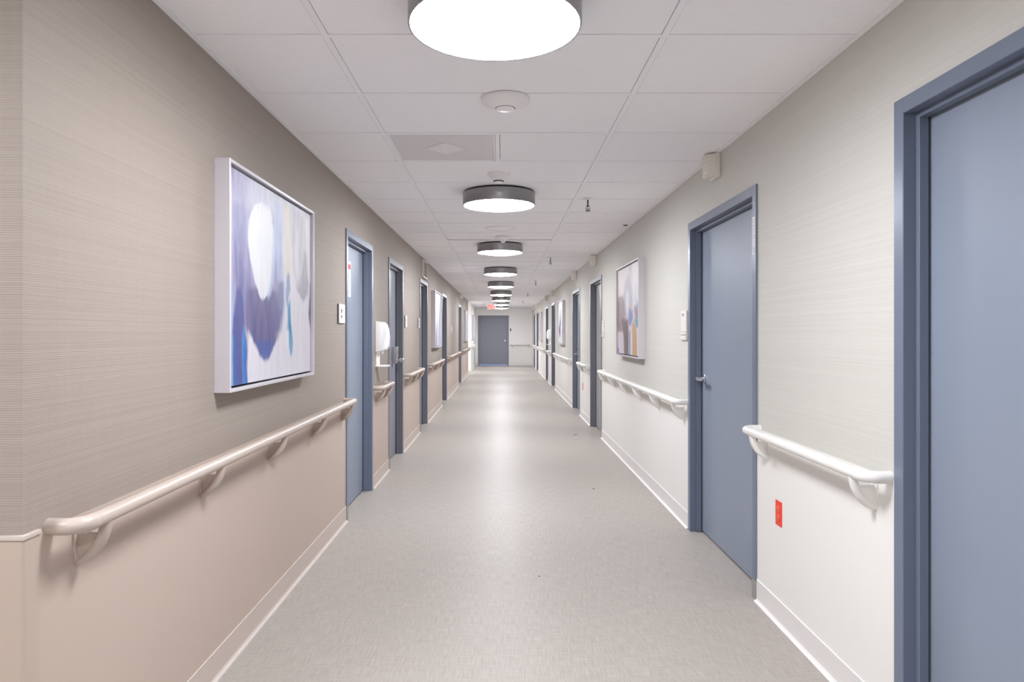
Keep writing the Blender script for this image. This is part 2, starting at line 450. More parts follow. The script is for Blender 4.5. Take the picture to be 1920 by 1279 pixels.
DLAB = ['slate blue door with a posted notice, beside the white soap dispenser', 'slate grey door with a grey keypad lock',
        'slate grey door below the wall vent', 'slate grey door just beyond the striped painting', 'slate grey far door below a small sensor, near the side passage']
DRAB = ['slate blue door partly out of view, beside the short ivory handrail', 'slate blue door with a chrome lever, beside the red outlet', 'pale grey door in a slate frame near the mauve and tan painting',
        'slate blue door with a card lock in a slate frame', 'slate grey door just beyond the painting with the purple stroke', 'slate grey door beside the far soap dispenser',
        'slate grey door beyond the far grey-edged painting', 'slate grey door closest to the end wall']
doors = {}
n = 1
for i, (a, c) in enumerate(DL):
    doors['l%d' % i] = door('l', a, c, n, DLAB[i], 'door' if i == 0 else 'door_end', 'frame' if i == 0 else 'frame_far'); n += 1
for i, (a, c) in enumerate(DR):
    doors['r%d' % i] = door('r', a, c, n, DRAB[i], ['door', 'door', 'door_grey', 'door', 'door_end', 'door_end', 'door_end', 'door_end'][i], 'frame' if i < 2 else 'frame_far'); n += 1
doors['b'] = door('b', DB[0], DB[1], n, 'wide grey-blue exit door closing the end of the corridor', 'door_end', 'door_end', bottom=0.038)

# hardware; local y of a right-hand door runs towards the camera
d, lf, hw = doors['r1']; lever(lf, -hw + 0.13, 1.055, 1)
lb = put('fire_label', B().box(FO, FO + 0.0008, hw - 0.048, hw - 0.012, 1.765, 1.957).mesh('fire_label', 'label'), d); lb['label'] = 'silvery printed label strip'
b = B(); rnd = random.Random(3)
for i in range(17):
    z = 1.945 - i * 0.0105
    y0 = hw - 0.043 + rnd.random() * .004
    b.box(FO + .0008, FO + .0012, y0, y0 + 0.010 + rnd.random() * .016, z - .004, z)
put('label_print', b.mesh('label_print', 'ink'), lb)
d, lf, hw = doors['r2']; lever(lf, hw - 0.14, 1.03, -1)
d, lf, hw = doors['r3']
pl = put('lock_plate', B().box(LX, LX + 0.012, -hw + 0.16, -hw + 0.23, 0.96, 1.13, 0.003).mesh('lock_plate', 'nickel'), lf)
put('card_reader', B().box(LX + .012, LX + .018, -hw + .175, -hw + .215, 1.04, 1.10, .002).mesh('card_reader', 'black'), pl)
lever(lf, -hw + 0.195, 0.99, 1)
for kx in ('r4', 'r5', 'r6', 'r7', 'r0'):
    d, lf, hw = doors[kx]; lever(lf, hw - 0.14, 1.03, -1)
d, lf, hw = doors['l4']; lever(lf, -hw + 0.15, 1.03, 1)
put('push_plate', B().box(LX, LX + .003, -hw + .10, -hw + .20, 1.08, 1.22).mesh('push_plate', 'chrome'), lf)
for kx in ('l2', 'l3'):
    d, lf, hw = doors[kx]; lever(lf, -hw + 0.14, 1.03, 1)
# keypad lock
d, lf, hw = doors['l1']
yk = 7.50 - (DL[1][0] + DL[1][1]) / 2
kp = put('keypad_lock', B().prism([(LX, 1.03), (LX + .045, 1.03), (LX + .050, 1.09), (LX + .062, 1.13), (LX + .062, 1.205), (LX + .05, 1.213), (LX, 1.213)], yk, yk + 0.085, 'y', 0.003).mesh('keypad_lock', 'nickel', True), lf)
kp['label'] = 'grey keypad lock case'
b = B()
for i in range(5):
    b.lathe([(0.006, 0), (0.006, 0.006), (0, 0.007)], (LX + 0.061, yk + .042, 1.195 - i * 0.015), 10, 'x')
put('keypad_button', b.mesh('keypad_button', 'black'), kp)
put('lock_knob', B().lathe([(0.012, 0), (0.012, 0.03), (0.022, 0.034), (0.027, 0.042), (0.027, 0.072), (0.022, 0.078), (0, 0.078)], (LX + 0.046, yk + 0.042, 1.062), 24, 'x').mesh('lock_knob', 'chrome', True), kp)
# key cylinder and notice on the first left door
d, lf, hw = doors['l0']
put('key_cylinder', B().lathe([(0.02, 0), (0.02, 0.006), (0.014, 0.009), (0, 0.009)], (LX, -hw + .125, 1.05), 20, 'x').mesh('key_cylinder', 'chrome', True), lf)
yn = 5.235 - (DL[0][0] + DL[0][1]) / 2
nt = tag(put('notice_sheet', B().box(0, 0.0008, 0, 0.216, -0.28, 0).mesh('notice_sheet', 'paper'), None, (XL + LX + .0003, 5.235, 1.925)), 'white paper notice with a red heading on the slate blue door', 'notice')
b = B().box(.0008, .0012, .01, .206, -.062, -.024)
put('red_heading', b.mesh('red_heading', 'paper_red'), nt)
b = B().box(.0012, .0016, .02, .10, -.06, -.034)
put('white_emblem', b.mesh('white_emblem', 'paper'), nt)
b = B(); rnd = random.Random(5)
for i in range(9):
    b.box(.0008, .0012, .02, .12 + rnd.random() * .075, -.10 - i * .019, -.095 - i * .019)
put('print_line', b.mesh('print_line', 'paper_grey'), nt)
# end door: knob, sign, daylight under the leaf
d, lf, hw = doors['b']
kn = put('door_knob', B().lathe([(0.045, 0), (0.045, .01), (.02, .014), (.016, .04), (.034, .055), (.036, .075), (.02, .09), (0, .09)], (LX, hw - 0.15, 1.03), 24, 'x').mesh('door_knob', 'chrome', True), lf)
kn['label'] = 'round chrome knob'
sun = bpy.data.lights.new('vestibule_daylight', 'AREA'); sun.shape = 'RECTANGLE'; sun.size = 2.4; sun.size_y = 1.2
sun.energy = 60; sun.color = (0.28, 0.48, 1.0)
so = bpy.data.objects.new('vestibule_daylight', sun); COL.objects.link(so); so.location = (-.3, YB + 1.2, 2.4)

# ------------------------------------------------------------------ handrails
RR, RX, RZ, RB = 0.0205, 0.082, 0.878, 0.045     # radius, standoff, height, bend radius
def bez(p0, p1, p2, p3, n=10):
    return [tuple((1 - t) ** 3 * a + 3 * (1 - t) ** 2 * t * b_ + 3 * (1 - t) * t * t * c_ + t ** 3 * d_ for a, b_, c_, d_ in zip(p0, p1, p2, p3)) for t in [i / n for i in range(n + 1)]]
BR = {}
for key in ('rail_l', 'rail_r'):
    pts = bez((0.004, 0, -0.125), (0.030, 0, -0.115), (0.078, 0, -0.082), (RX, 0, -0.012), 12)
    rad = [0.009 + 0.0065 * math.sin(PI * min(1, i / 9.0) * .5) for i in range(13)]
    arm = B().sweep(pts, rad, 12, (0, 1, 0), 1.0)
    plate = [(-.017, -.022), (.017, -.022), (.019, -.05), (.016, -.085), (.009, -.118), (0, -.133), (-.009, -.118), (-.016, -.085), (-.019, -.05)]
    arm.prism(plate, 0.0, 0.009, 'x', 0.003)
    web = [(0.004, -.034), (0.026, -.048), (0.056, -.046), (0.072, -.05), (0.060, -.080), (0.034, -.104), (0.004, -.124)]
    arm.prism(web, -.006, .006, 'y', .002)
    BR[key] = arm.mesh('bracket', key, True)

def handrail(side, a, c, label, m, group):
    ln = c - a; hl = ln / 2
    loc = wall_loc(side, (a + c) / 2, RZ)
    t = thing('handrail', label, 'handrail', loc, ROT[side], group)
    cut = RB + 0.035
    put('rail', B().sweep([(RX, -hl + cut, 0), (RX, 0, 0), (RX, hl - cut, 0)], RR, 20).mesh('rail', m, True), t)
    for s in (-1, 1):
        pts = [(0.0, s * hl - s * RR, 0)]
        ye = s * (hl - RR)
        for i in range(9):
            q = PI / 2 * i / 8
            pts.append((RX - RB + RB * math.sin(q), ye - s * RB * (1 - math.cos(q)), 0))
        pts.append((RX, s * (hl - cut + .0015), 0))
        put('end_return', B().sweep(pts, RR + 0.0006, 20).mesh('end_return', m, True), t)
    nb = max(2, int(round((ln - 0.25) / 0.77)) + 1)
    y0, y1 = -hl + 0.13, hl - 0.11
    for i in range(nb):
        put('bracket', BR[m], t, (0, y0 + (y1 - y0) * i / (nb - 1), 0))
    return t

GL, GR = 'taupe handrails along the left wall', 'ivory handrails along the right wall'
for a, c, s in ((L(80), DL[0][0] - .03, 'below the large blue and white abstract painting'), (DL[0][1] + .02, 6.66, 'below the nearer white soap dispenser'),
             (DL[1][1] + .02, 9.27, 'between the keypad-lock door and the vent door'), (DL[2][1] + .02, 12.5, 'below the white and pale blue striped painting'),
             (DL[3][1] + .02, 17.5, 'below the light switch'), (DL[4][1] + .02, 22.85, 'ending at the side passage')):
    handrail('l', a, c, 'taupe tubular handrail ' + s, 'rail_l', GL)
handrail('l', YS1 + .18, 27.6, 'ivory handrail on the short white wall past the side passage', 'rail_r', GL)
for a, c, s in ((2.275, 3.475, 'above the nearer red outlet between two slate blue doors'), (4.785, 8.70, 'below the mauve and tan painting'),
             (10.08, 11.18, 'above the farther red outlet'), (12.6, 16.35, 'below the white painting with the purple stroke'),
             (17.9, 18.75, 'below the farther white soap dispenser'), (20.17, 24.1, 'below the far painting with grey edges'), (25.52, 26.6, 'between the last two right-hand doors'), (27.78, 29.0, 'beyond the last right-hand door')):
    handrail('r', a, c, 'ivory tubular handrail ' + s, 'rail_r', GR)
handrail('b', 0.335, 1.20, 'ivory handrail on the end wall beside the exit door', 'rail_r', GR)

# ------------------------------------------------------------------ ceiling lamps
LW = 0.275
dr = B()
prof = [(LW - 0.012, -0.014), (LW, -0.014), (LW, -0.104), (LW - 0.001, -0.106), (LW - 0.006, -0.106), (LW - 0.007, -0.104), (LW - 0.007, -0.020)]
dr.lathe(prof, n=72)
drum_me = dr.mesh('drum', 'drum', True)
SAG = 0.030                      # the acrylic face is a shallow dome
diff_me = B().lathe([(LW - 0.007, -0.098), (LW - 0.007, -0.1045)] + [((LW - 0.007) * math.cos(q), -0.1045 - SAG * (1 - math.cos(q) ** 2)) for q in [PI / 2 * i / 5 for i in range(1, 5)]] + [(0, -0.1045 - SAG)], n=36).mesh('diffuser', 'diffuser', True)
can_me = B().lathe([(0.262, 0.0), (0.262, -0.016)], n=48).mesh('mounting_plate', 'plenum')
top_me = B().lathe([(LW - 0.004, -0.016), (LW - 0.004, -0.022)], n=48).mesh('top_plate', 'drum')
ordn = ['first', 'second', 'third', 'fourth', 'fifth', 'sixth', 'seventh', 'eighth', 'ninth']
lamp0 = None
for i in range(-2, 9):
    y = 2.185 + 3.07 * i
    if i >= 0: lab = 'round grey drum ceiling lamp with glowing white face, %s from the end door' % ordn[8 - i]
    else: lab = 'round grey drum ceiling lamp %s the lobby opening' % ('beside' if i == -1 else 'beyond')
    if lamp0 is None:
        lamp0 = thing('ceiling_lamp', lab, 'ceiling lamp', (-0.022, y, H), 0, 'row of drum lamps along the ceiling')
        put('drum', drum_me, lamp0); put('diffuser', diff_me, lamp0); put('mounting_plate', can_me, lamp0); put('top_plate', top_me, lamp0)
    else:
        clone(lamp0, (-0.022, y, H), lab)
clone(lamp0, (-1.75, 0.42, H), 'round grey drum ceiling lamp in the lobby around the corner')
clone(lamp0, (-2.9, 24.0, H), 'round grey drum ceiling lamp in the side passage')

# ------------------------------------------------------------------ ceiling fittings
a = thing('occupancy_sensor', 'wide shallow white round sensor on the ceiling by the nearest lamp', 'sensor', (0.016, 3.16, H))
put('housing', B().lathe([(0.098, 0), (0.112, -0.004), (0.112, -0.014), (0.105, -0.021), (0.060, -0.043), (0.050, -0.046), (0.0, -0.046)], n=56).mesh('housing', 'white', True), a)
put('shadow_ring', B().lathe([(0.046, -0.0455), (0.046, -0.0465), (0.0, -0.0465)], n=48).mesh('shadow_ring', 'dark'), a)
put('lens', B().lathe([(0.0435, -0.045), (0.0435, -0.050), (0.038, -0.053), (0.0, -0.055)], n=48).mesh('lens', 'white', True), a)

a = thing('smoke_detector', 'white conical smoke detector with dark slots in front of the second lamp', 'smoke detector', (-0.022, 4.65, H))
put('base', B().lathe([(0.079, 0), (0.079, -0.008), (0.072, -0.013), (0, -0.013)], n=48).mesh('base', 'white', True), a)
put('cone', B().lathe([(0.066, -0.013), (0.060, -0.024), (0.040, -0.046), (0.034, -0.049), (0, -0.049)], n=48).mesh('cone', 'white', True), a)
b = B()
for i in range(12):
    q = 2 * PI * i / 12
    b.box(0.0285 * math.cos(q) - .006, 0.0285 * math.cos(q) + .006, 0.0285 * math.sin(q) - .006, 0.0285 * math.sin(q) + .006, -.055, -.048)
put('slot', b.mesh('slot', 'black'), a)
put('cap', B().lathe([(0.030, -0.054), (0.031, -0.058), (0.02, -0.062), (0, -0.062)], n=40).mesh('cap', 'white', True), a)

a = thing('ceiling_speaker', 'flat round white speaker cover on the ceiling', 'speaker', (-0.014, 7.05, H))
put('rim', B().lathe([(0.16, 0), (0.16, -0.005), (0.15, -0.012), (0.138, -0.012), (0.138, -0.004)], n=56).mesh('rim', 'white', True), a)
put('mesh_cover', B().lathe([(0.138, -0.007), (0.0, -0.010)], n=48).mesh('mesh_cover', 'tile', True), a)

a = thing('dome_detector', 'white ceiling detector with a clear dome in front of the third lamp', 'detector', (0.012, 7.72, H))
put('base', B().lathe([(0.092, 0), (0.092, -0.006), (0.08, -0.016), (0.045, -0.030), (0, -0.030)], n=48).mesh('base', 'white', True), a)
put('dome', B().lathe([(0.033, -0.030)] + [(0.033 * math.cos(q), -0.034 - 0.033 * math.sin(q)) for q in [PI / 2 * i / 8 for i in range(8)]] + [(0, -0.067)], n=32).mesh('dome', 'clear', True), a)

sp0 = None
for i, s in enumerate(('right of the second drum lamp', 'right of the fourth drum lamp', 'fifteen tiles from the end door', 'between the sixth and seventh drum lamps', 'near the illuminated exit sign')):
    loc = (0.688, 5.5 + 4.24 * i, H)
    lab = 'small pendent sprinkler head, %s from the end wall' % ['fifth', 'fourth', 'third', 'second', 'first'][i]
    if sp0 is None:
        sp0 = thing('sprinkler', lab, 'sprinkler', loc, 0, 'sprinkler heads along the ceiling')
        put('escutcheon', B().lathe([(0.038, 0), (0.038, -0.004), (0.022, -0.012), (0.0, -0.012)], n=32).mesh('escutcheon', 'white', True), sp0)
        put('stem', B().lathe([(0.006, -0.010), (0.006, -0.055), (0.011, -0.057), (0.011, -0.066), (0, -0.066)], n=16).mesh('stem', 'bronze', True), sp0)
        put('frame_arm', B().sweep([(0.012, 0, -.064), (0.017, 0, -.078), (0.004, 0, -.098)], .003, 8).sweep([(-0.012, 0, -.064), (-0.017, 0, -.078), (-0.004, 0, -.098)], .003, 8).sweep([(0, 0, -.064), (0, 0, -.098)], .0025, 8, (0, 1, 0)).mesh('frame_arm', 'bronze', True), sp0)
        put('deflector', B().lathe([(0.0, -0.097), (0.020, -0.0985), (0.020, -0.101), (0, -0.101)], n=24).mesh('deflector', 'bronze', True), sp0)
    else:
        clone(sp0, loc, lab)
tag(put('ceiling_clip', B().box(-.02, .02, -.012, .012, -.008, .0, .002).mesh('ceiling_clip', 'black'), None, (1.232, 6.85, H)), 'tiny black clip on the ceiling edge above the mauve painting', 'clip')

# exit sign hung from the ceiling near the end
ex = thing('exit_sign', 'illuminated red and white exit sign hanging from the ceiling near the end door', 'exit sign', (-0.375, 25.4, H))
put('canopy', B().box(-.07, .07, -.035, .035, -.012, 0, .003).mesh('canopy', 'white'), ex)
put('housing', B().box(-.155, .155, -.022, .022, -.200, -.012, .006).mesh('housing', 'white'), ex)
put('face', B().box(-.145, .145, -.0235, -.022, -.192, -.020).mesh('face', 'exit_face'), ex)
fc = bpy.data.curves.new('exit_text', 'FONT'); fc.body = 'EXIT'; fc.size = 0.19; fc.align_x = 'CENTER'; fc.align_y = 'CENTER'; fc.extrude = 0.002; fc.offset = 0.005
fo = bpy.data.objects.new('exit_text', fc); COL.objects.link(fo)
dg = bpy.context.evaluated_depsgraph_get(); dg.update()
tm = bpy.data.meshes.new_from_object(fo.evaluated_get(dg))
bpy.data.objects.remove(fo)
xs = [v.co.x for v in tm.vertices]; ys = [v.co.y for v in tm.vertices]
cx, cy = (max(xs) + min(xs)) / 2, (max(ys) + min(ys)) / 2
sx_, sy_ = 0.262 / (max(xs) - min(xs)), 0.145 / (max(ys) - min(ys))
tm.transform(Matrix(((sx_, 0, 0, -cx * sx_), (0, 0, -1, -0.0255), (0, sy_, 0, -cy * sy_ - 0.106), (0, 0, 0, 1))))
tm.materials.clear(); tm.materials.append(M['exit_red'])
put('lettering', tm, ex)

# ------------------------------------------------------------------ wall devices below the ceiling (ribbed call-light housings)
cl_plate = B().box(0, 0.028, -0.062, 0.062, -0.072, 0.072, 0.006).mesh('back_plate', 'ivory', True)
b = B(); pr = []
for i in range(5):
    z = -0.058 + i * 0.0262
    pr += [(z, 0.083), (z + 0.0005, 0.089), (z + 0.005, 0.089), (z + 0.0055, 0.083)]
pr += [(0.066, 0.083)]
# ribbed half-round cover: rings of a lathe squashed into the wall
ring_n = 20; rings = []
for z, r in [(-0.066, 0.070)] + [(z, r) for z, r in pr]:
    ring = []
    for k in range(ring_n + 1):
        q = -PI / 2 + PI * k / ring_n
        ring.append(b.bm.verts.new((0.026 + (r - 0.026) * max(0, math.cos(q)) ** 0.5, 0.05 * math.copysign(abs(math.sin(q)) ** 0.6, math.sin(q)), z)))
    rings.append(ring)
for A, C in zip(rings, rings[1:]):
    for k in range(ring_n):
        b.bm.faces.new((A[k], A[k + 1], C[k + 1], C[k]))
b.bm.faces.new(rings[0]); b.bm.faces.new(rings[-1])
cl_cover = b.mesh('ribbed_cover', 'ivory', True)
cl_lens = B().lathe([(0.016, -0.066), (0.014, -0.072), (0, -0.074)], (0.058, 0, 0), 20).mesh('bottom_lens', 'ivory', True)
cl0 = None
spots = [('r', 4.14, 'above the slate blue door with the chrome lever')] + [('r', (DR[i][0] + DR[i][1]) / 2, s) for i, s in ((2, 'above the pale grey door'), (3, 'above the card-lock door'), (4, 'above the door past the purple-stroke painting'), (5, 'above the door by the far dispenser'), (6, 'above the door past the grey-edged painting'), (7, 'above the door closest to the end wall'))] + [('l', 18.5, 'above the far left door by the side passage')]
for side, y, s in spots:
    lab = 'ribbed ivory call-light box ' + s
    loc = wall_loc(side, y, H - 0.078)
    if cl0 is None:
        cl0 = thing('call_light', lab, 'call light', loc, ROT[side], 'call-light boxes above the doors')
        put('back_plate', cl_plate, cl0); put('ribbed_cover', cl_cover, cl0); put('bottom_lens', cl_lens, cl0)
    else:
        clone(cl0, loc, lab, ROT[side])

# wall vent above the third left door
v = thing('wall_vent', 'beige louvred wall vent above a slate grey door', 'vent', (XL, 9.92, 2.275))
hw_, hh = 0.25, 0.13
put('vent_frame', B().box(0, .03, -hw_, -hw_ + .03, -hh, hh).box(0, .03, hw_ - .03, hw_, -hh, hh).box(0, .03, -hw_ + .03, hw_ - .03, -hh, -hh + .03).box(0, .03, -hw_ + .03, hw_ - .03, hh - .03, hh).mesh('vent_frame', 'caulk_l'), v)
put('vent_back', B().box(0, .004, -hw_ + .03, hw_ - .03, -hh + .03, hh - .03).mesh('vent_back', 'vent'), v)
slat = B().prism([(.004, -.008), (.022, .004), (.022, .006), (.004, -.005)], -hw_ + .03, hw_ - .03).mesh('slat', 'vent')
for i in range(7): put('slat', slat, v, (0, 0, -.085 + i * .028))

# ------------------------------------------------------------------ room signs, switch, reader, outlets
def glyphs(b, y, z, h, n, x, seed, sgn=1):
    """a few strokes the size of the blurred characters on the plates"""
    r = random.Random(seed); w_ = h * 0.55
    for i in range(n):
        o = y + sgn * i * w_ * 1.35
        b.box(x, x + .0008, o, o + .006, z, z + h)
        b.box(x, x + .0008, o, o + w_, z + h - .006, z + h)
        if r.random() < .7: b.box(x, x + .0008, o, o + w_, z + h * .45, z + h * .45 + .006)
        if r.random() < .6: b.box(x, x + .0008, o + w_ - .006, o + w_, z, z + h * .5)
        if r.random() < .5: b.box(x, x + .0008, o, o + w_, z, z + .006)

def sign_small(y, label, seed, wdt=0.15):
    s = thing('room_sign', label, 'sign', (XL, y, 1.497), 0, 'small room signs on the left wall')
    put('plate', B().box(0, .013, -wdt / 2, wdt / 2, -.067, .067, .002, 1).mesh('plate', 'sign'), s)
    put('plate_edge', B().box(-.0, .0126, -wdt / 2 - .0015, -wdt / 2 + .0006, -.068, .066).mesh('plate_edge', 'ink'), s)
    b = B(); glyphs(b, -.035, .005, .026, 2, .013, seed); glyphs(b, -.03, -.032, .020, 2, .013, seed + 1)
    put('lettering', b.mesh('lettering', 'ink'), s)
sign_small((L(631) + L(645)) / 2, 'square ivory room sign beside the slate blue door with a notice', 1, 0.185)
sign_small(8.03, 'ivory room sign just past the keypad-lock door', 4)
sign_small(9.28, 'ivory room sign just before the door below the vent', 7)

def sign_tall(y, label, seed):
    s = thing('room_sign', label, 'sign', (XR, y, 1.415), PI, 'tall room signs on the right wall')
    put('plate', B().box(0, .012, -.072, .072, -.105, .105, .002, 1).mesh('plate', 'sign'), s)
    put('insert_strip', B().box(.012, .015, -.066, .066, -.064, -.046, .001, 1).mesh('insert_strip', 'sign'), s)
    put('insert_strip', B().box(.012, .015, -.066, .066, -.100, -.070, .001, 1).mesh('insert_strip', 'sign'), s)
    put('slot', B().box(.0115, .0124, -.067, .067, -.0462, -.0435).box(.0115, .0124, -.067, .067, -.0695, -.0655).mesh('slot', 'ink'), s)
    b = B(); glyphs(b, -.03, .065, .02, 3, .012, seed)
    put('lettering', b.mesh('lettering', 'paper_grey'), s)
sign_tall(4.875, 'tall ivory room sign with two insert strips by the lever door', 11)
sign_tall(8.79, 'tall ivory room sign beside the pale grey door', 13)
sign_tall(12.70, 'tall ivory room sign beside the card-lock door', 17)

sw = thing('light_switch', 'white light switch plate above a taupe handrail', 'light switch', (XL, 15.4, 1.455))
put('plate', B().box(0, .007, -.04, .04, -.065, .065, .003).mesh('plate', 'white'), sw)
put('rocker', B().box(.006, .011, -.017, .017, -.033, .033, .002).mesh('rocker', 'white'), sw)
cr = thing('card_reader', 'small dark card reader on the end wall beside the exit door', 'card reader', wall_loc('b', 0.37, 1.50), ROT['b'])
put('case', B().box(0, .02, -.03, .03, -.07, .07, .004).mesh('case', 'nickel'), cr)
put('reader_window', B().box(.02, .022, -.02, .02, -.02, .055).mesh('reader_window', 'black'), cr)

out_plate = B().box(0, .006, -.036, .036, -.058, .058, .002).mesh('cover_plate', 'red')
out_face = B().lathe([(0.0165, 0), (0.0165, .0025), (.0155, .003), (0, .003)], (.006, 0, 0), 24, 'x').mesh('receptacle', 'red_face', True)
slot_me = B().box(.009, .0094, -.0075, -.0055, -.004, .005).box(.009, .0094, .0055, .0075, -.004, .004).box(.009, .0094, -.002, .002, -.011, -.007).mesh('prong_slot', 'dark')
screw_me = B().lathe([(.0035, 0), (.0035, .0012), (0, .0015)], (.006, 0, 0), 12, 'x').mesh('screw', 'red_face')
ot0 = thing('wall_outlet', 'bright red wall outlet under the short handrail between the two slate blue doors', 'outlet', (XR, 3.215, .517), PI, 'red emergency outlets')
put('cover_plate', out_plate, ot0)
for z in (.0195, -.0195):
    f = put('receptacle', out_face, ot0, (0, 0, z)); put('prong_slot', slot_me, f)
put('screw', screw_me, ot0)
clone(ot0, (XR, 11.0, .51), 'bright red wall outlet on the short wall between the pale grey and card-lock doors')

# ------------------------------------------------------------------ soap dispensers
def dispenser(side, y, label):
    t = thing('soap_dispenser', label, 'dispenser', wall_loc(side, y, 1.194), ROT[side], 'white soap dispensers on the walls')
    prof = [(0.0, 0.0), (0.055, 0.006), (0.098, 0.022), (0.106, 0.05), (0.108, 0.13), (0.100, 0.20), (0.086, 0.248), (0.070, 0.266), (0.0, 0.275)]
    put('body', B().prism(prof, -.065, .065, 'y', .012).mesh('body', 'white', True), t)
    put('front_cover', B().prism([(0.100, 0.03), (0.113, 0.05), (0.115, 0.13), (0.107, 0.20), (0.094, 0.244), (0.088, 0.236), (0.1, 0.13)], -.052, .052, 'y', .003).mesh('front_cover', 'white', True), t)
    put('nozzle', B().lathe([(.014, .02), (.012, -.012), (.006, -.02), (0, -.02)], (.055, 0, 0), 18).mesh('nozzle', 'white', True), t)
    put('tray_post', B().box(0, .012, -.028, .028, -.135, .01, .003).box(0.006, .03, -.010, .010, -.135, .008, .003).mesh('tray_post', 'white', True), t)
    put('drip_tray', B().box(0, .112, -.06, .06, -.135, -.127, .003).box(.104, .112, -.06, .06, -.135, -.119, .002).box(0, .112, -.06, -.052, -.135, -.121, .002).box(0, .112, .052, .06, -.135, -.121, .002).mesh('drip_tray', 'white', True), t)
    return t
d1 = dispenser('l', 6.19, 'white wall soap dispenser with a drip tray beside the keypad-lock door')
clone(d1, wall_loc('r', 18.2, 1.194), 'white wall soap dispenser between two far slate grey doors', PI)

# ------------------------------------------------------------------ paintings
def vnoise(u, v, seed):
    r = np.random.RandomState(seed); g = r.rand(64, 64)
    iu = np.floor(u).astype(int); iv = np.floor(v).astype(int); fu = u - iu; fv = v - iv
    fu = fu * fu * (3 - 2 * fu); fv = fv * fv * (3 - 2 * fv)
    G = lambda a, c: g[a % 64, c % 64]
    return (G(iu, iv) * (1 - fu) + G(iu + 1, iv) * fu) * (1 - fv) + (G(iu, iv + 1) * (1 - fu) + G(iu + 1, iv + 1) * fu) * fv
def fbm(u, v, seed, o=4):
    s = 0; a = 0.5
    for i in range(o): s = s + a * (vnoise(u * 2 ** i, v * 2 ** i, seed + i) - .5); a *= .55
    return s
def smooth(a, c, x):
    t = np.clip((x - a) / (c - a), 0, 1); return t * t * (3 - 2 * t)
def C(*rgb): return np.array(srgb(*rgb)[:3]) * 0.80
class Paint:
    def __init__(s, nu, nv, seed, base):
        s.u, s.v = np.meshgrid(np.linspace(0, 1, nu), np.linspace(0, 1, nv), indexing='ij')
        s.seed = seed
        s.wu = s.u + .05 * fbm(s.u * 5, s.v * 3, seed) + .02 * fbm(s.u * 40, s.v * 6, seed + 9)
        s.wv = s.v + .06 * fbm(s.u * 6, s.v * 4, seed + 20) + .03 * fbm(s.u * 50, s.v * 5, seed + 29)
        s.c = np.ones(s.u.shape + (3,)) * C(*base)
        s.brush = fbm(s.u * 46, s.v * 7, seed + 40)
    def mix(s, mask, col, var=0.0, col2=None):
        m = np.clip(mask, 0, 1)
        k = np.clip(.5 + s.brush * 2.2, 0, 1)[..., None] if col2 is not None else None
        cc = C(*col) if col2 is None else C(*col) * (1 - k) + C(*col2) * k
        s.c = s.c * (1 - m[..., None]) + m[..., None] * cc
    def ell(s, cu, cv, ru, rv, e=.12):
        r = np.sqrt(((s.wu - cu) / ru) ** 2 + ((s.wv - cv) / rv) ** 2)
        return 1 - smooth(1 - e, 1 + e, r)
    def band(s, pts, wdt, e=.03):
        """vertical stroke through (v, u) points; wdt a number or per-point list"""
        P = sorted(pts); vs = [p[0] for p in P]; us = [p[1] for p in P]
        ws = [p[2] if len(p) > 2 else wdt for p in P]
        cu = np.interp(s.wv, vs, us); ww = np.interp(s.wv, vs, ws)
        m = 1 - smooth(ww - e, ww + e, np.abs(s.wu - cu))
        return m * smooth(vs[0] - .02, vs[0] + .02, s.wv) * (1 - smooth(vs[-1] - .02, vs[-1] + .02, s.wv))
    def flip(s): s.c = s.c[::-1]

